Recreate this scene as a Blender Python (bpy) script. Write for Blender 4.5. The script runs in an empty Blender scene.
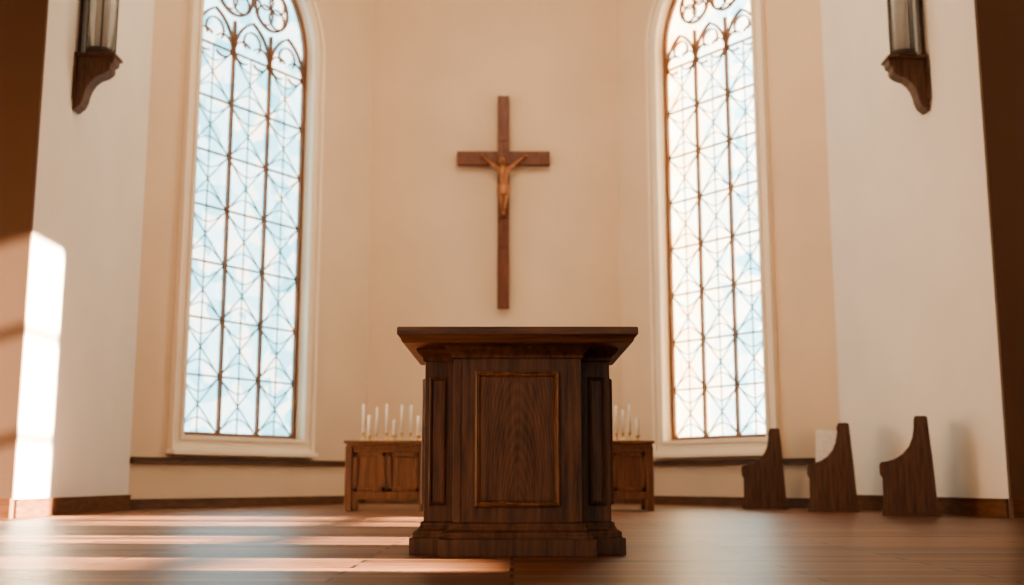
import bpy, bmesh, math, random
from mathutils import Vector, Matrix
from mathutils.geometry import tessellate_polygon
random.seed(4)
S = bpy.context.scene
COL = S.collection

# ------------------------------------------------------------ materials
def new_mat(name):
    m = bpy.data.materials.new(name); m.use_nodes = True
    nt = m.node_tree; nt.nodes.clear()
    out = nt.nodes.new('ShaderNodeOutputMaterial')
    b = nt.nodes.new('ShaderNodeBsdfPrincipled')
    nt.links.new(b.outputs[0], out.inputs[0])
    return m, nt, b, out

def ramp(nt, stops):
    r = nt.nodes.new('ShaderNodeValToRGB')
    e = r.color_ramp.elements
    while len(e) < len(stops): e.new(0.5)
    for i, (p, c) in enumerate(stops):
        e[i].position = p; e[i].color = (*c, 1)
    return r

def coords(nt, scale):
    tc = nt.nodes.new('ShaderNodeTexCoord'); mp = nt.nodes.new('ShaderNodeMapping')
    mp.inputs['Scale'].default_value = scale
    nt.links.new(tc.outputs['Object'], mp.inputs[0])
    return mp

def plaster(name, c, var=0.04):
    m, nt, b, o = new_mat(name)
    mp = coords(nt, (1, 1, 1))
    n = nt.nodes.new('ShaderNodeTexNoise'); n.inputs['Scale'].default_value = 0.9; n.inputs['Detail'].default_value = 6
    nt.links.new(mp.outputs[0], n.inputs['Vector'])
    r = ramp(nt, [(0.3, tuple(x*(1-var) for x in c)), (0.7, tuple(min(1, x*(1+var)) for x in c))])
    nt.links.new(n.outputs['Fac'], r.inputs[0]); nt.links.new(r.outputs[0], b.inputs['Base Color'])
    n2 = nt.nodes.new('ShaderNodeTexNoise'); n2.inputs['Scale'].default_value = 60; n2.inputs['Detail'].default_value = 3
    nt.links.new(mp.outputs[0], n2.inputs['Vector'])
    bp = nt.nodes.new('ShaderNodeBump'); bp.inputs['Strength'].default_value = 0.08; bp.inputs['Distance'].default_value = 0.01
    nt.links.new(n2.outputs['Fac'], bp.inputs['Height']); nt.links.new(bp.outputs[0], b.inputs['Normal'])
    b.inputs['Roughness'].default_value = 0.85
    return m

def wood(name, dark, light, scale=(14, 14, 1.2), rough=0.45, rings=0.0):
    m, nt, b, o = new_mat(name)
    mp = coords(nt, scale)
    n = nt.nodes.new('ShaderNodeTexNoise'); n.inputs['Scale'].default_value = 2.2; n.inputs['Detail'].default_value = 8; n.inputs['Roughness'].default_value = 0.62
    nt.links.new(mp.outputs[0], n.inputs['Vector'])
    fac = n.outputs['Fac']
    if rings:
        mp2 = coords(nt, (1, 1, 1))
        mp2.inputs['Location'].default_value = (-0.02, 0, -0.05)
        mp2.inputs['Scale'].default_value = (5.0, 0.4, 0.9)
        w = nt.nodes.new('ShaderNodeTexWave'); w.wave_type = 'RINGS'; w.rings_direction = 'SPHERICAL'
        w.inputs['Scale'].default_value = 5.0; w.inputs['Distortion'].default_value = 4.5
        w.inputs['Detail'].default_value = 4; w.inputs['Detail Scale'].default_value = 0.8
        nt.links.new(mp2.outputs[0], w.inputs['Vector'])
        mx = nt.nodes.new('ShaderNodeMix'); mx.inputs[0].default_value = rings
        nt.links.new(n.outputs['Fac'], mx.inputs[2]); nt.links.new(w.outputs['Fac'], mx.inputs[3])
        fac = mx.outputs[0]
    r = ramp(nt, [(0.30, dark), (0.75, light)])
    nt.links.new(fac, r.inputs[0]); nt.links.new(r.outputs[0], b.inputs['Base Color'])
    bp = nt.nodes.new('ShaderNodeBump'); bp.inputs['Strength'].default_value = 0.08; bp.inputs['Distance'].default_value = 0.003
    nt.links.new(fac, bp.inputs['Height']); nt.links.new(bp.outputs[0], b.inputs['Normal'])
    b.inputs['Roughness'].default_value = rough
    b.inputs['Specular IOR Level'].default_value = 0.4
    return m

def simple(name, c, rough=0.5, metal=0.0, **kw):
    m, nt, b, o = new_mat(name)
    n = nt.nodes.new('ShaderNodeTexNoise'); n.inputs['Scale'].default_value = 9
    r = ramp(nt, [(0.3, tuple(x*0.85 for x in c)), (0.7, c)])
    nt.links.new(n.outputs['Fac'], r.inputs[0]); nt.links.new(r.outputs[0], b.inputs['Base Color'])
    b.inputs['Roughness'].default_value = rough; b.inputs['Metallic'].default_value = metal
    for k, v in kw.items(): b.inputs[k.replace('_', ' ')].default_value = v
    return m

def stained(name, cols, strength, vscale, cols2=None, xr=None):
    """backlit leaded glass; cols2 = colours towards the other side, away from a painted sun glow"""
    m = bpy.data.materials.new(name); m.use_nodes = True
    nt = m.node_tree; nt.nodes.clear()
    out = nt.nodes.new('ShaderNodeOutputMaterial')
    em = nt.nodes.new('ShaderNodeEmission')
    mp = coords(nt, (1, 1, 1))
    v = nt.nodes.new('ShaderNodeTexVoronoi'); v.inputs['Scale'].default_value = vscale
    nt.links.new(mp.outputs[0], v.inputs['Vector'])
    sep = nt.nodes.new('ShaderNodeSeparateColor'); nt.links.new(v.outputs['Color'], sep.inputs[0])
    r = ramp(nt, cols)
    nt.links.new(sep.outputs[0], r.inputs[0]); col = r.outputs[0]
    if cols2:
        r2 = ramp(nt, cols2); nt.links.new(sep.outputs[0], r2.inputs[0])
        sx = nt.nodes.new('ShaderNodeSeparateXYZ'); nt.links.new(mp.outputs[0], sx.inputs[0])
        mr = nt.nodes.new('ShaderNodeMapRange'); mr.inputs[1].default_value = xr[0]; mr.inputs[2].default_value = xr[1]
        nt.links.new(sx.outputs[0], mr.inputs[0])
        mx = nt.nodes.new('ShaderNodeMix'); mx.data_type = 'RGBA'
        nt.links.new(mr.outputs[0], mx.inputs[0]); nt.links.new(r.outputs[0], mx.inputs[6]); nt.links.new(r2.outputs[0], mx.inputs[7])
        col = mx.outputs[2]
    nt.links.new(col, em.inputs[0])
    em.inputs[1].default_value = strength
    g = nt.nodes.new('ShaderNodeBsdfGlossy'); g.inputs['Roughness'].default_value = 0.2; g.inputs[0].default_value = (.05, .05, .05, 1)
    ad = nt.nodes.new('ShaderNodeAddShader')
    nt.links.new(em.outputs[0], ad.inputs[0]); nt.links.new(g.outputs[0], ad.inputs[1])
    nt.links.new(ad.outputs[0], out.inputs[0])
    return m

M_back = plaster('plaster_apse', (0.70, 0.54, 0.395))
M_side = plaster('plaster_white', (0.79, 0.745, 0.69))
M_surr = plaster('plaster_surround', (0.84, 0.72, 0.58), 0.03)
M_pier = plaster('plaster_shaded', (0.13, 0.075, 0.05))  # return walls seen against the light: their shade is put into the dark brown
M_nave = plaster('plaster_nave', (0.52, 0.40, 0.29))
M_wood = wood('walnut_wood', (0.030, 0.014, 0.009), (0.165, 0.078, 0.044))
M_panel = wood('walnut_panel', (0.032, 0.015, 0.009), (0.18, 0.084, 0.047), rings=0.09)
M_woodh = wood('walnut_top', (0.04, 0.019, 0.012), (0.19, 0.09, 0.05), scale=(1.2, 14, 14), rough=0.34)
M_mould = wood('walnut_moulding', (0.05, 0.023, 0.013), (0.25, 0.122, 0.066), rough=0.28)  # lighter than the body wood: edge highlights put into the colour
M_oak = wood('altar_oak', (0.075, 0.028, 0.014), (0.21, 0.088, 0.042))
M_pew = wood('pew_oak', (0.04, 0.018, 0.011), (0.15, 0.068, 0.039))
M_cross = wood('cross_wood', (0.085, 0.025, 0.015), (0.21, 0.07, 0.038), scale=(10, 10, 2))
M_trim = wood('trim_wood', (0.07, 0.028, 0.015), (0.20, 0.09, 0.045), scale=(2, 2, 12))
M_mull = simple('mullion_bronze', (0.22, 0.10, 0.05), 0.6)
M_lead = simple('lead_came', (0.14, 0.24, 0.26), 0.6)
M_bronze = simple('bronze', (0.36, 0.15, 0.07), 0.38, 0.4)
M_metal = simple('dark_metal', (0.07, 0.05, 0.045), 0.4, 0.6)
M_brass = simple('brass', (0.6, 0.42, 0.2), 0.3, 0.9)
M_wax = simple('candle_wax', (0.9, 0.86, 0.78), 0.5)
M_paper = simple('paper', (0.95, 0.95, 0.94), 0.8)
M_glass = simple('lamp_glass', (0.9, 0.92, 0.92), 0.08, 0.0, Transmission_Weight=0.85, IOR=1.2)
M_frost = simple('frosted_tube', (0.85, 0.83, 0.78), 0.5)
BLUE = [(0.0, (0.22, 0.56, 0.64)), (0.3, (0.42, 0.75, 0.82)), (0.6, (0.68, 0.90, 0.93)), (1.0, (1.0, 0.93, 0.78))]
WARM = [(0.0, (1.0, 0.84, 0.60)), (0.3, (1.0, 0.78, 0.46)), (0.6, (1.0, 0.68, 0.34)), (1.0, (1.0, 0.54, 0.22))]  # sun glow on one side of window_2, painted in as warm emission colours
M_gl1 = stained('stained_glass_blue', BLUE, 3.8, 4.5)
M_gl2 = stained('stained_glass_warm', WARM, 9.0, 4.5, [(0.0, (0.20, 0.38, 0.42)), (0.4, (0.42, 0.54, 0.53)), (1.0, (0.80, 0.68, 0.50))], (2.5, 3.5))

# floor planks
def floor_mat():
    m, nt, b, o = new_mat('floor_planks')
    mp = coords(nt, (1, 1, 1))
    br = nt.nodes.new('ShaderNodeTexBrick')
    br.inputs['Scale'].default_value = 1.0
    br.inputs['Brick Width'].default_value = 1.9; br.inputs['Row Height'].default_value = 0.17
    br.inputs['Mortar Size'].default_value = 0.009; br.inputs['Mortar Smooth'].default_value = 0.1
    br.inputs['Color1'].default_value = (0.085, 0.037, 0.021, 1); br.inputs['Color2'].default_value = (0.30, 0.148, 0.085, 1)
    br.inputs['Mortar'].default_value = (0.005, 0.003, 0.002, 1)
    br.offset = 0.37
    nt.links.new(mp.outputs[0], br.inputs['Vector'])
    mp2 = coords(nt, (1.0, 14, 1))
    n = nt.nodes.new('ShaderNodeTexNoise'); n.inputs['Scale'].default_value = 3; n.inputs['Detail'].default_value = 8
    nt.links.new(mp2.outputs[0], n.inputs['Vector'])
    r = ramp(nt, [(0.3, (0.5, 0.45, 0.43)), (0.75, (1.3, 1.25, 1.2))])
    nt.links.new(n.outputs['Fac'], r.inputs[0])
    mx = nt.nodes.new('ShaderNodeMix'); mx.data_type = 'RGBA'; mx.blend_type = 'MULTIPLY'; mx.inputs[0].default_value = 1
    nt.links.new(br.outputs['Color'], mx.inputs[6]); nt.links.new(r.outputs[0], mx.inputs[7])
    nt.links.new(mx.outputs[2], b.inputs['Base Color'])
    rr = nt.nodes.new('ShaderNodeMapRange'); rr.inputs[3].default_value = 0.27; rr.inputs[4].default_value = 0.52
    nt.links.new(n.outputs['Fac'], rr.inputs[0]); nt.links.new(rr.outputs[0], b.inputs['Roughness'])
    b.inputs['Specular IOR Level'].default_value = 0.25
    bp = nt.nodes.new('ShaderNodeBump'); bp.inputs['Strength'].default_value = 1.0; bp.inputs['Distance'].default_value = 0.006
    nt.links.new(br.outputs['Fac'], bp.inputs['Height']); bp.invert = True
    nt.links.new(bp.outputs[0], b.inputs['Normal'])
    return m
M_floor = floor_mat()

# ------------------------------------------------------------ mesh builder
class MB:
    def __init__(s): s.v = []; s.f = []; s.m = []; s.mats = []
    def mi(s, mat):
        if mat not in s.mats: s.mats.append(mat)
        return s.mats.index(mat)
    def add(s, vs, fs, mat):
        o = len(s.v); i = s.mi(mat)
        s.v += [tuple(p) for p in vs]
        for f in fs: s.f.append([o + k for k in f]); s.m.append(i)
    def box(s, x0, x1, y0, y1, z0, z1, mat, T=None):
        vs = [(x, y, z) for z in (z0, z1) for y in (y0, y1) for x in (x0, x1)]
        if T: vs = [T(*p) for p in vs]
        s.add(vs, [(0, 1, 3, 2), (4, 6, 7, 5), (0, 4, 5, 1), (2, 3, 7, 6), (0, 2, 6, 4), (1, 5, 7, 3)], mat)
    def rings(s, rs, mat, caps=True, close=True):
        n = len(rs[0]); vs = [p for r in rs for p in r]; fs = []
        for k in range(len(rs) - 1):
            for i in range(n if close else n - 1):
                j = (i + 1) % n
                fs.append((k*n+i, k*n+j, (k+1)*n+j, (k+1)*n+i))
        if caps: fs.append(tuple(range(n))[::-1]); fs.append(tuple((len(rs)-1)*n+i for i in range(n)))
        s.add(vs, fs, mat)
    def lathe(s, cx, cy, prof, mat, n=20):
        s.rings([[(cx + r*math.cos(2*math.pi*i/n), cy + r*math.sin(2*math.pi*i/n), z) for i in range(n)] for z, r in prof], mat)
    def plate(s, outer, holes, d0, d1, T, mat):
        loops = [outer] + holes
        tri = tessellate_polygon([[Vector((p[0], p[1], 0)) for p in L] for L in loops])
        flat = [p for L in loops for p in L]; N = len(flat)
        vs = [T(p[0], d0, p[1]) for p in flat] + [T(p[0], d1, p[1]) for p in flat]
        fs = [tuple(t) for t in tri] + [tuple(N + k for k in t)[::-1] for t in tri]
        o = 0
        for L in loops:
            n = len(L)
            for i in range(n):
                j = (i + 1) % n
                fs.append((o+i, o+j, N+o+j, N+o+i))
            o += n
        s.add(vs, fs, mat)
    def ribbon(s, pts, width, d0, d1, T, mat, closed=False):
        n = len(pts); rs = []
        for i in range(n):
            a = pts[(i-1) % n] if (closed or i > 0) else pts[i]
            b = pts[(i+1) % n] if (closed or i < n-1) else pts[i]
            t = Vector((b[0]-a[0], b[1]-a[1]))
            if t.length < 1e-9: t = Vector((0, 1))
            t.normalize(); nx, nz = -t.y*width/2, t.x*width/2
            p = pts[i]
            rs.append([T(p[0]+nx, d0, p[1]+nz), T(p[0]-nx, d0, p[1]-nz), T(p[0]-nx, d1, p[1]-nz), T(p[0]+nx, d1, p[1]+nz)])
        if closed: rs.append(rs[0])
        s.rings(rs, mat, caps=not closed)
    def build(s, name, parent=None, bevel=0, smooth=False, loc=None, rot=None):
        me = bpy.data.meshes.new(name); me.from_pydata(s.v, [], s.f)
        for m in s.mats: me.materials.append(m)
        for p, i in zip(me.polygons, s.m): p.material_index = i
        bm = bmesh.new(); bm.from_mesh(me); bmesh.ops.recalc_face_normals(bm, faces=bm.faces); bm.to_mesh(me); bm.free()
        if smooth:
            for p in me.polygons: p.use_smooth = True
        o = bpy.data.objects.new(name, me); COL.objects.link(o)
        if parent: o.parent = parent
        if bevel:
            b = o.modifiers.new('Bevel', 'BEVEL'); b.width = bevel; b.segments = 2; b.limit_method = 'ANGLE'; b.angle_limit = math.radians(40)
        if loc: o.location = loc
        if rot is not None: o.rotation_euler = (0, 0, rot)
        return o

def empty(name, loc=(0, 0, 0), rot=0):
    e = bpy.data.objects.new(name, None); COL.objects.link(e); e.location = loc; e.rotation_euler = (0, 0, rot); e.empty_display_size = 0.2
    return e

def frame(P0, P1):
    """local (u along wall, w into the room, z up) -> world"""
    a = Vector(P0); b = Vector(P1); U = (b - a); L = U.length; U.normalize()
    N = Vector((U.y, -U.x))
    def T(u, w, z): return (a.x + U.x*u + N.x*w, a.y + U.y*u + N.y*w, z)
    return T, L

# ------------------------------------------------------------ room shell
A = (-5.0, 15.04); B = (-2.42, 19.0); C = (1.84, 19.0); D = (4.45, 15.5)
LE = (-5.0, 11.6); RE = (5.05, 11.75)
H = 10.0
NX = 8.0; YB = -6.0
mb = MB(); mb.box(-NX-.3, NX+.3, YB, 19.4, -0.2, 0, M_floor); mb.build('floor')
mb = MB(); mb.box(-NX-.3, NX+.3, YB, 19.4, H, H+.2, M_nave); mb.build('ceiling')

def arch(w, z0, zs, c, off=0.0, uc=0.0, n=14):
    """pointed arch outline, counter-clockwise, starting bottom-left"""
    R = w + c + off; W = w + off
    pts = [(uc - W, z0 - off), (uc + W, z0 - off)]
    a1 = math.acos(c / R)
    for i in range(n + 1):
        a = a1 * i / n
        pts.append((uc - c + R*math.cos(a), zs + R*math.sin(a)))
    for i in range(1, n + 1):
        a = a1 * (1 - i / n)
        pts.append((uc + c - R*math.cos(a), zs + R*math.sin(a)))
    return pts

def wall_plain(name, P0, P1, mat, th=0.3, h=H):
    T, L = frame(P0, P1); mb = MB()
    mb.box(0, L, -th, 0, 0, h, mat, T); return mb.build(name)

def uOf(P0, P1, x):
    return (Vector(P1)-Vector(P0)).length * (x - P0[0]) / (P1[0] - P0[0])

def window(idx, P0, P1, u0, u1, z0, zs, glassmat, wallname, flip=False):
    T, L = frame(P0, P1)
    uc = (u0+u1)/2; w = (u1-u0)/2; c = w*0.35
    GD = -0.16
    hole = arch(w, z0, zs, c, 0.04, uc)
    mb = MB(); mb.plate([(0, 0), (L, 0), (L, H), (0, H)], [hole], -0.34, 0, T, M_back); mb.build(wallname)
    e = empty('window_%d' % idx)
    mb = MB()
    mb.plate(arch(w, z0, zs, c, 0.26, uc), [hole], 0.0, 0.05, T, M_surr)
    mb.plate(arch(w, z0, zs, c, 0.26, uc), [arch(w, z0, zs, c, 0.20, uc)], 0.05, 0.10, T, M_surr)
    mb.plate(arch(w, z0, zs, c, 0.10, uc), [hole], 0.05, 0.08, T, M_surr)
    mb.build('surround', e, 0.008)
    mb = MB(); mb.box(uc-w-.28, uc+w+.28, -0.02, 0.16, z0-.31, z0-.24, M_surr, T)
    mb.build('sill', e, 0.01)
    mb = MB(); mb.plate(arch(w+.03, z0-.03, zs, c, 0, uc), [], GD-.02, GD-.01, T, glassmat); mb.build('stained_glass', e)
    mb = MB()
    mb.plate(arch(w, z0, zs, c, 0.04, uc), [arch(w, z0, zs, c, -0.02, uc)], GD-.05, GD+.05, T, M_mull)
    lw = 2*w/3
    zl = zs - 0.35
    for k in (1, 2):
        u = uc - w + lw*k
        mb.box(u-.022, u+.022, GD-.03, GD+.05, z0, zs+.15, M_mull, T)
    hw = lw/2
    for k in range(3):
        cu = uc - w + lw*(k+.5)
        head = arch(hw-.01, 0, zl, hw*0.75, 0, cu, 8)[2:]
        mb.ribbon(head, .034, GD-.02, GD+.04, T, M_mull)
        for (ox, oz) in ((-hw*.46, .05), (hw*.46, .05), (0, .26)):
            r0 = hw*.46
            pts = [(cu + ox + r0*math.cos(a*math.pi/9), zl + oz + r0*math.sin(a*math.pi/9)) for a in ((range(-2, 12)) if oz > .1 else (range(2, 16) if ox < 0 else range(-7, 8)))]
            mb.ribbon(pts, .020, GD-.01, GD+.03, T, M_mull)
    rr = lw*0.46
    for cu, cz, r in ((uc-lw/2, zs+.60, rr), (uc+lw/2, zs+.60, rr), (uc, zs+1.20, rr*0.85)):
        mb.ribbon([(cu+r*math.cos(a*math.pi/14), cz+r*math.sin(a*math.pi/14)) for a in range(28)], .034, GD-.02, GD+.04, T, M_mull, True)
        for q in range(4):
            qa = q*math.pi/2 + math.pi/4
            mb.ribbon([(cu+r*.5*math.cos(qa)+r*.46*math.cos(a*math.pi/8), cz+r*.5*math.sin(qa)+r*.46*math.sin(a*math.pi/8)) for a in range(16)], .018, GD-.01, GD+.03, T, M_mull, True)
    mb.build('tracery', e)
    mb = MB(); rows = round((zl - z0)/.80); rh = (zl - z0)/rows
    for r in range(1, rows+1):
        z = z0 + rh*r
        mb.box(uc-w, uc+w, GD-.01, GD+.03, z-.012, z+.012, M_mull, T)
    lt = .015; d0, d1 = GD-.015, GD+.005
    for k in range(3):
        a = uc - w + lw*k; b = a + lw; m = (a+b)/2
        mb.ribbon([(m, z0), (m, zl)], lt, d0, d1, T, M_lead)
        for r in range(rows):
            z = z0 + rh*r; zm = z + rh/2; z2 = z + rh
            for p, q in (((a, z), (b, z2)), ((a, z2), (b, z))):
                mb.ribbon([p, q], lt, d0, d1, T, M_lead)
            for sg in (-1, 1):
                arc = [(a + lw*t/8, zm + sg*rh*.5 - sg*rh*.28*math.sin(math.pi*t/8)) for t in range(9)]
                mb.ribbon(arc, lt, d0, d1, T, M_lead)
    mb.build('leading', e)
    return T, L

uL0, uL1 = uOf(A, B, -4.53), uOf(A, B, -3.287)
TL, LL = window(1, A, B, uL0, uL1, 1.03, 7.15, M_gl1, 'wall_apse_left')
uR0, uR1 = uOf(C, D, 2.48), uOf(C, D, 3.68)
TR, LR = window(2, C, D, uR0, uR1, 1.03, 7.5, M_gl2, 'wall_apse_right')
wall_plain('wall_back', B, C, M_back)
wall_plain('wall_left', LE, A, M_side)
wall_plain('wall_right', D, RE, M_side)
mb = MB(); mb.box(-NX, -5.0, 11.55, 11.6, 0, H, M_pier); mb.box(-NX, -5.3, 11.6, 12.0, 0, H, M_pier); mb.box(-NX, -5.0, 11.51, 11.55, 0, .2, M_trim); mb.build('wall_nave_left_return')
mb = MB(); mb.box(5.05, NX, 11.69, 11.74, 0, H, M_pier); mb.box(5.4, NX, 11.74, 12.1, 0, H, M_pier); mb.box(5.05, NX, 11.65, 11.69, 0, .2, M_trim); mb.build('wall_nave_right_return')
mb = MB(); mb.box(-NX-.3, -NX, YB, 12.0, 0, H, M_nave); mb.build('wall_nave_left')
# right nave wall with tall openings for the sun
def T_n(u, w, z): return (NX - w, u, z)
WN = ((9.95, 11.15), (8.65, 9.6), (5.98, 6.95), (4.0, 4.82), (0.6, 1.6))
mb = MB()
holes = [[(a, 2.45), (b, 2.45), (b, 6.85), (a, 6.85)] for a, b in WN]
mb.plate([(YB, 0), (12.1, 0), (12.1, H), (YB, H)], holes, -0.3, 0, T_n, M_nave); mb.build('wall_nave_right')
mb = MB()
for (y0, y1) in WN:
    for z in (2.9, 3.7, 4.75, 5.85):
        mb.box(y0-.02, y1+.02, -.18, -.10, z-.05, z+.05, M_mull, T_n)
    for (a, b) in ((y0-.02, y0+.03), (y1-.03, y1+.02)): mb.box(a, b, -.2, -.08, 2.45, 6.85, M_mull, T_n)
mb.build('window_3')

# ------------------------------------------------------------ trims
def strip(name, P0, P1, z0, z1, dep, mat, a=0.0, b=0.0):
    T, L = frame(P0, P1); mb = MB()
    mb.box(a, L-b, 0, dep, z0, z1, mat, T)
    mb.box(a, L-b, 0, dep*1.35, z1-.018, z1, mat, T)
    mb.build(name, None, .004)
strip('baseboard_apse_left', A, B, 0, .13, .03, M_trim)
strip('baseboard_back', B, C, 0, .13, .03, M_trim)
strip('baseboard_apse_right', C, D, 0, .13, .03, M_trim)
strip('baseboard_left', LE, A, 0, .19, .035, M_trim)
strip('baseboard_right', D, RE, 0, .19, .035, M_trim)
strip('trim_1', A, B, .60, .68, .06, M_trim)
strip('trim_2', B, C, .60, .68, .06, M_trim)
strip('trim_3', C, D, .60, .68, .06, M_trim)

# ------------------------------------------------------------ pulpit
def offset_poly(P, o):
    n = len(P); out = []
    for i in range(n):
        a, b, c = Vector(P[i-1]), Vector(P[i]), Vector(P[(i+1) % n])
        d1 = (b-a).normalized(); d2 = (c-b).normalized()
        n1 = Vector((d1.y, -d1.x)); n2 = Vector((d2.y, -d2.x))
        k = (n1 + n2) / (1 + n1.dot(n2))
        out.append(b + k*o)
    return out
SB = .15
PL = [(-.33, 0), (.33, 0), (.33, SB), (.49, SB), (.49, .87), (-.49, .87), (-.49, SB), (-.33, SB)]
e = empty('pulpit', (0.028, 5.89, 0))
def loft(mb, prof, mat):
    mb.rings([[(p.x, p.y, z) for p in offset_poly(PL, o)] for z, o in prof], mat)
mb = MB(); loft(mb, [(.10, 0), (1.06, 0)], M_wood); mb.build('body', e, .004)
mb = MB(); loft(mb, [(0, .068), (.085, .068), (.088, .054), (.10, .048), (.108, .051), (.118, .046), (.130, .026), (.150, .015), (.158, .017), (.165, .010), (.168, 0)], M_wood)
mb.build('plinth', e, .003)
mb = MB(); loft(mb, [(1.0, 0), (1.005, .010), (1.02, .012), (1.03, .02), (1.045, .035), (1.06, .045), (1.068, .045)], M_wood)
mb.build('cornice', e, .002)
mb = MB()
def rect_rings(prof, mat, cx=0, x=.61, y0=-.19, y1=1.01):
    mb.rings([[(cx-x-o, y0-o, z), (cx+x+o, y0-o, z), (cx+x+o, y1+o, z), (cx-x-o, y1+o, z)] for z, o in prof], mat)
rect_rings([(1.066, -.030), (1.074, -.022), (1.088, -.018), (1.098, -.010), (1.104, -.006), (1.106, 0), (1.140, 0), (1.146, -.006)], M_woodh)
mb.build('table_top', e, .002)
def panel(mb, P0, P1, a, b, z0, z1, fw, inner):
    T, L = frame(P0, P1)
    prof = [(0, 0), (0, .012), (.15, .020), (.35, .022), (.55, .016), (.65, .016), (.9, .006), (1.0, .002), (1.0, 0)]
    rs = []
    for t, h in prof:
        i = fw*t
        rs.append([T(a+i, h, z0+i), T(b-i, h, z0+i), T(b-i, h, z1-i), T(a+i, h, z1-i)])
    mb.rings(rs, M_mould if inner else M_wood, caps=False)
    if inner:
        k = fw*1.0
        rs = [[T(a+k+i, h, z0+k+i), T(b-k-i, h, z0+k+i), T(b-k-i, h, z1-k-i), T(a+k+i, h, z1-k-i)] for i, h in ((0, .001), (.003, .002), (.012, .002))]
        mb.rings(rs, M_panel)
    else:
        k = fw
        mb.box(a+k, b-k, 0, .002, z0+k, z1-k, M_panel, T)
mb = MB(); panel(mb, PL[0], PL[1], .110, .550, .243, .937, .032, True); mb.build('front_panel', e)
mb = MB()
panel(mb, PL[2], PL[3], .045, .135, .25, .92, .020, False)
panel(mb, PL[6], PL[7], .025, .115, .25, .92, .020, False)
panel(mb, PL[3], PL[4], .10, .62, .25, .92, .025, False)
panel(mb, PL[5], PL[6], .10, .62, .25, .92, .025, False)
mb.build('side_panels', e)
mb = MB()
T0, L0 = frame(PL[0], PL[1])
for a, b in ((0, .04), (L0-.04, L0)):
    mb.box(a, b, 0, .010, .168, 1.0, M_wood, T0)
mb.build('pilasters', e, .003)

# ------------------------------------------------------------ altar table
e = empty('altar_table', (-.16, 14.4, 0))
W = 1.93
mb = MB()
mb.box(-W-.02, W+.02, -.03, .73, .83, .868, M_oak); mb.box(-W+.01, W-.01, 0, .70, .79, .83, M_oak); mb.build('top', e, .006)
mb = MB()
for x in (-W+.04, -W+.98, -.35, .35, W-.98, W-.04):
    for y in (.02, .62): mb.box(x-.045, x+.045, y, y+.08, 0, .80, M_oak)
mb.build('posts', e, .006)
mb = MB()
mb.box(-W+.04, W-.04, .05, .65, .16, .80, M_oak)
mb.box(-W+.04, W-.04, .035, .065, .14, .22, M_oak); mb.box(-W+.04, W-.04, .035, .065, .74, .80, M_oak)
segs = [(-W+.10, -W+.50), (-W+.53, -W+.92), (-W+1.04, -.41), (-.29, .29), (.41, W-1.04), (W-.92, W-.53), (W-.50, W-.10)]
for a, b in segs:
    for (x0, x1, z0, z1) in ((a, a+.05, .24, .72), (b-.05, b, .24, .72), (a, b, .24, .29), (a, b, .67, .72)):
        mb.box(x0, x1, .03, .06, z0, z1, M_oak)
mb.build('cabinet', e, .004)

def candlestick(x, y, h, t):
    mb = MB(); z = .868
    if t == 0:
        mb.lathe(x, y, [(z, .045), (z+.012, .045), (z+.02, .015), (z+.06, .010), (z+.09, .016), (z+.10, .024), (z+.11, .024)], M_brass, 14)
        mb.lathe(x, y, [(z+.105, .016), (z+h, .015), (z+h+.004, .004)], M_wax, 12)
        mb.lathe(x, y, [(z+h, .002), (z+h+.02, .001)], M_metal, 5)
    else:
        mb.lathe(x, y, [(z, .04), (z+.01, .042), (z+.02, .020), (z+.05, .018), (z+.06, .04), (z+.075, .042)], M_brass, 16)
        mb.lathe(x, y, [(z+.075, .022), (z+h*.8, .022), (z+h*.8+.01, .008)], M_wax, 12)
        mb.lathe(x, y, [(z+h*.8, .002), (z+h*.8+.03, .001)], M_metal, 5)
    mb.build('candlestick', None, 0, True)
for x, h, t in ((-1.90, .47, 0), (-1.82, .40, 1), (-1.73, .43, 0), (-1.60, .47, 0), (-1.50, .33, 1), (-1.41, .46, 0), (-1.30, .46, 0), (-1.20, .40, 1),
                (1.24, .40, 1), (1.33, .45, 0), (1.42, .40, 0), (1.50, .47, 0), (1.60, .36, 1)):
    candlestick(x, 14.62 + random.uniform(-.05, .08), h, t)

# ------------------------------------------------------------ crucifix
e = empty('crucifix', (-0.146, 18.985, 0))
mb = MB()
mb.box(-.10, .10, -.16, -.03, 3.22, 6.93, M_cross)
mb.box(-.80, -.10, -.15, -.04, 5.70, 5.94, M_cross); mb.box(.10, .80, -.15, -.04, 5.70, 5.94, M_cross)
mb.box(-.105, .105, -.165, -.03, 5.69, 5.95, M_cross)
mb.box(-.05, .05, -.03, .014, 4.0, 6.5, M_metal)
mb.build('cross', e, .012)
mb = MB(); mb.box(-.045, .045, -.19, -.16, 4.25, 4.48, M_cross); mb.box(-.06, .06, -.21, -.16, 4.76, 4.80, M_cross)
mb.box(-.07, .07, -.175, -.16, 6.12, 6.20, M_cross); mb.build('title_plaque', e, .004)

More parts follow.
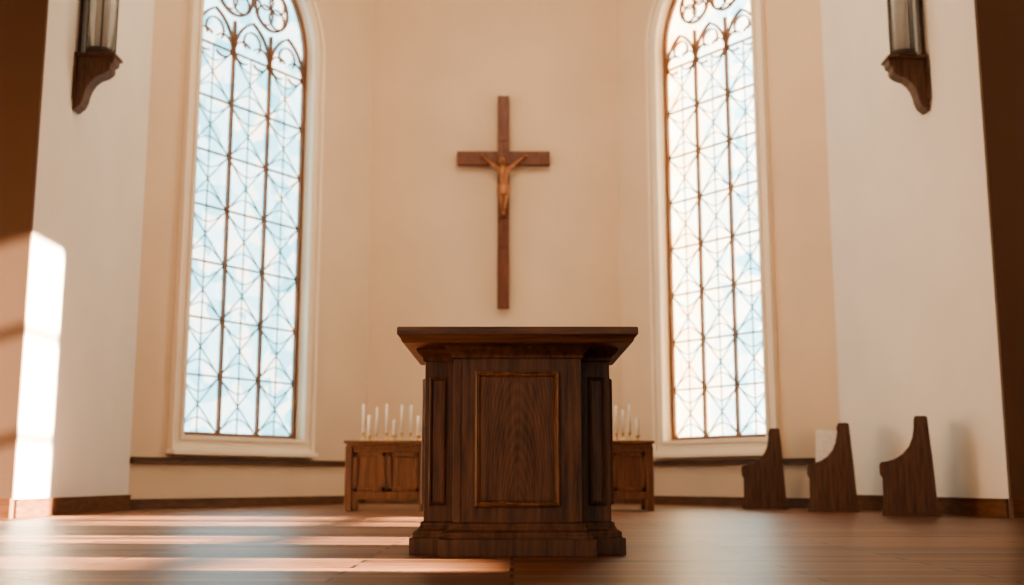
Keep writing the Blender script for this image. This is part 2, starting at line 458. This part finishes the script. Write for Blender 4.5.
def skin(name, verts, edges, radii, root, mat, parent, sub=2):
    me = bpy.data.meshes.new(name); me.from_pydata(verts, edges, [])
    o = bpy.data.objects.new(name, me); COL.objects.link(o); o.parent = parent
    o.modifiers.new('Skin', 'SKIN')
    if not me.skin_vertices:
        bpy.context.view_layer.objects.active = o; bpy.ops.mesh.customdata_skin_add()
    for i, d in enumerate(me.skin_vertices[0].data):
        r = radii[i]; d.radius = (r, r) if not isinstance(r, tuple) else r; d.use_root = (i == root)
    o.modifiers['Skin'].use_smooth_shade = True
    s = o.modifiers.new('Sub', 'SUBSURF'); s.levels = sub; s.render_levels = sub
    me.materials.append(mat)
    return o
yb = -.235
V = [(0, yb, 5.27), (0.005, yb-.01, 5.36), (0, yb-.015, 5.47), (0, yb-.01, 5.585), (-.01, yb-.02, 5.66), (-.015, yb-.03, 5.70),
     (-.085, yb, 5.605), (-.205, yb+.015, 5.70), (-.315, yb+.045, 5.80), (-.345, yb+.05, 5.825),
     (.085, yb, 5.605), (.205, yb+.015, 5.70), (.315, yb+.045, 5.80), (.345, yb+.05, 5.825),
     (-.045, yb, 5.22), (-.035, yb-.055, 5.04), (-.012, yb+.02, 4.86), (-.008, yb-.03, 4.79),
     (.045, yb, 5.22), (.040, yb-.065, 5.04), (.012, yb, 4.86), (.010, yb-.05, 4.79)]
E = [(0, 1), (1, 2), (2, 3), (3, 4), (4, 5), (3, 6), (6, 7), (7, 8), (8, 9), (3, 10), (10, 11), (11, 12), (12, 13),
     (0, 14), (14, 15), (15, 16), (16, 17), (0, 18), (18, 19), (19, 20), (20, 21)]
Rr = [(.080, .06), (.070, .05), (.092, .06), (.08, .055), .032, .03,
      .042, .031, .021, .020, .042, .031, .021, .020,
      .056, .040, .022, .016, .056, .040, .022, .016]
skin('corpus_body', V, E, Rr, 0, M_bronze, e)
def ell(mb, c, r, mat, n=16, m=10, f=None):
    rs = []
    for k in range(1, m):
        t = math.pi*k/m
        ring = []
        for i in range(n):
            a = 2*math.pi*i/n
            x, y, z = math.sin(t)*math.cos(a), math.sin(t)*math.sin(a), math.cos(t)
            if f: x, y, z = f(x, y, z)
            ring.append((c[0]+x*r[0], c[1]+y*r[1], c[2]+z*r[2]))
        rs.append(ring)
    mb.rings(rs, mat)
mb = MB()
hc = (-.025, yb-.05, 5.755)
def face(x, y, z):
    k = 1 - .28*max(0, -z)
    yy = y
    if y < 0:
        if abs(x) < .22 and -.25 < z < .25: yy -= .22*(1-abs(x)/.22)
        if .15 < abs(x) < .6 and .0 < z < .3: yy += .12
        if abs(x) < .35 and -.5 < z < -.35: yy += .06
    return x*k, yy, z
ell(mb, hc, (.046, .052, .066), M_bronze, 24, 18, face)
ell(mb, (hc[0], hc[1]+.018, hc[2]+.012), (.056, .050, .066), M_bronze)
for s in (-1, 1):
    ell(mb, (hc[0]+s*.045, hc[1]+.012, hc[2]-.045), (.018, .028, .05), M_bronze, 10, 8)
    ell(mb, (hc[0]+s*.045, hc[1]-.005, hc[2]-.002), (.008, .010, .014), M_bronze, 8, 6)
ell(mb, (hc[0], hc[1]-.028, hc[2]-.058), (.024, .022, .028), M_bronze, 10, 8)
mb.build('corpus_head', e, 0, True)
mb = MB()
rs = []
for z, a, b in ((5.32, .088, .068), (5.29, .098, .076), (5.24, .106, .080), (5.18, .108, .084), (5.13, .104, .086)):
    rs.append([(a*math.cos(t*math.pi/14)*(1+.04*math.sin(t*3)), yb-.005+b*math.sin(t*math.pi/14)*(1+.05*math.cos(t*4)), z + .012*math.sin(t*1.1)) for t in range(28)])
mb.rings(rs, M_bronze); ell(mb, (.10, yb-.02, 5.24), (.022, .02, .07), M_bronze, 10, 8)
mb.build('loincloth', e, 0, True)
for s in (-1, 1):
    V = [(s*.345, yb+.05, 5.825), (s*.372, yb+.048, 5.838)]; E = [(0, 1)]; Rr = [(.016, .012), (.019, .009)]
    for k, (dz, ln) in enumerate(((.018, .034), (.007, .040), (-.005, .037), (-.016, .028))):
        b = len(V); V += [(s*.386, yb+.046, 5.845+dz), (s*(.386+ln*.5), yb+.036, 5.848+dz*1.2), (s*(.386+ln), yb+.018, 5.846+dz*1.3)]
        E += [(1, b), (b, b+1), (b+1, b+2)]; Rr += [.0052, .0048, .0036]
    b = len(V); V += [(s*.362, yb+.035, 5.862), (s*.374, yb+.022, 5.880)]; E += [(0, b), (b, b+1)]; Rr += [.0062, .0045]
    skin('corpus_hand', V, E, Rr, 0, M_bronze, e, 1)

# ------------------------------------------------------------ wall sconces
def sconce(P, s, dz, rot=0):
    e = empty('wall_sconce', (P[0], P[1], dz), rot)
    def T(u, w, z): return (s*u*.90, w, 4.53 + (z-4.53)*.92)
    prof = [(0, 4.53), (.03, 4.54), (.10, 4.60), (.135, 4.68), (.15, 4.76), (.175, 4.83), (.22, 4.90), (.29, 4.96), (.37, 5.00), (.43, 5.03), (.45, 5.06), (.45, 5.12), (.49, 5.14), (.50, 5.20), (.50, 5.24), (0, 5.24)]
    mb = MB(); mb.plate(prof, [], -.10, .10, T, M_wood)
    mb.box(0, .52, -.14, .14, 5.22, 5.26, M_wood, T); mb.box(0, .03, -.14, .14, 4.66, 5.22, M_wood, T)
    mb.build('bracket', e, .008)
    cx = s*.25; q = -.06
    mb = MB(); mb.lathe(cx, 0, [(5.26+q, .17), (5.30+q, .17), (5.31+q, .15), (5.33+q, .15)], M_metal, 28); mb.lathe(cx, 0, [(6.80, .16), (6.84, .17), (6.90, .12), (7.0, .03)], M_metal, 28)
    for a in (20, 110, 200, 290):
        x = cx + .158*math.cos(math.radians(a)); y = .158*math.sin(math.radians(a))
        mb.lathe(x, y, [(5.30+q, .011), (6.82, .011)], M_metal, 8)
    mb.box(-.0, .05, -.05, .05, 5.24, 6.9, M_metal, T)
    mb.build('lantern_frame', e)
    mb = MB(); mb.lathe(cx, 0, [(5.32+q, .145), (6.80, .145), (6.80, .139), (5.34+q, .139)], M_glass, 32); mb.build('glass_cylinder', e, 0, True)
    mb = MB(); mb.lathe(cx, 0, [(5.33+q, .075), (6.5, .075), (6.52, .02)], M_frost, 20); mb.build('lamp_tube', e, 0, True)
sconce((-5.0, 12.5), 1, .0)
sconce((4.877, 12.83), -1, .10, -.02)

# ------------------------------------------------------------ pews
prof = [(0, 0), (0, .07), (.02, .09), (.025, .40), (.005, .43), (0, .46), (0, .54), (.015, .57), (.08, .58), (.16, .605), (.24, .655), (.31, .735), (.35, .83), (.37, .94), (.375, 1.03), (.39, 1.06), (.50, 1.06), (.515, 1.04), (.545, .60), (.57, .10), (.59, .08), (.59, 0)]
def pew(x, y, rot, ln):
    e = empty('church_pew', (x, y, 0), rot)
    T = lambda u, w, z: (u, w, z)
    for nm, y0 in (('bench_end_1', 0), ('bench_end_2', ln-.07)):
        mb = MB(); mb.plate(prof, [], y0, y0+.07, T, M_pew)
        mb.build(nm, e, .008)
    mb = MB(); mb.box(.05, .42, .065, ln-.065, .41, .45, M_pew); mb.box(.06, .09, .065, ln-.065, .05, .41, M_pew); mb.build('seat', e, .006)
    mb = MB(); mb.plate([(.42, .40), (.45, .40), (.48, 1.01), (.44, 1.01)], [], .065, ln-.065, T, M_pew); mb.build('backrest', e, .005)
    return e
pew(3.06, 15.35, -.20, .58)
ep = pew(3.56, 13.9, -.26, .53)
pew(3.96, 12.4, -.33, .48)
# open white service booklet standing on the seat of the middle pew, leaning against the bench end
mb = MB()
Tb = lambda u, w, z: (u, w, z)
mb.plate([(.10, .452), (.36, .452), (.385, .97), (.125, .99)], [], .085, .093, Tb, M_paper)
mb.plate([(.105, .452), (.365, .452), (.39, .96), (.13, .98)], [], .100, .108, Tb, M_paper)
mb.plate([(.355, .452), (.365, .452), (.39, .96), (.38, .97)], [], .085, .108, Tb, M_paper)
mb.build('service_booklet', ep)

# ------------------------------------------------------------ lights, world, camera
sd = bpy.data.lights.new('sun', 'SUN'); sd.energy = 115; sd.angle = math.radians(0.8); sd.color = (1.0, .79, .56)
so = bpy.data.objects.new('sun', sd); COL.objects.link(so)
so.rotation_euler = Vector((-1, .10, -.30)).to_track_quat('-Z', 'Y').to_euler(); so.location = (12, 5, 8)
def area(name, loc, target, sx, sy, power, col):
    d = bpy.data.lights.new(name, 'AREA'); d.shape = 'RECTANGLE'; d.size = sx; d.size_y = sy; d.energy = power; d.color = col
    o = bpy.data.objects.new(name, d); COL.objects.link(o); o.location = loc
    o.rotation_euler = (Vector(target)-Vector(loc)).to_track_quat('-Z', 'Y').to_euler()
area('chancel_fill', (-.2, 12.0, 9.6), (-.2, 18.6, 2.5), 5, 1.6, 330, (1.0, .81, .57))  # added fill above the view to brighten the apse walls, not a fitting
w = bpy.data.worlds.new('world'); S.world = w; w.use_nodes = True
bg = w.node_tree.nodes['Background']; bg.inputs[0].default_value = (1.0, .86, .70, 1); bg.inputs[1].default_value = 0.8

cd = bpy.data.cameras.new('camera'); cam = bpy.data.objects.new('camera', cd); COL.objects.link(cam)
cd.sensor_width = 36; cd.lens = 36*1137/1024
cam.location = (0, 0, .38); cam.rotation_euler = (math.radians(90+9.36), 0, 0)
cd.dof.use_dof = True; cd.dof.focus_distance = 5.8; cd.dof.aperture_fstop = 1.8
S.camera = cam
S.view_settings.view_transform = 'AgX'
try: S.view_settings.look = 'AgX - Medium High Contrast'
except Exception as ex: print(ex)
S.view_settings.exposure = 0.05
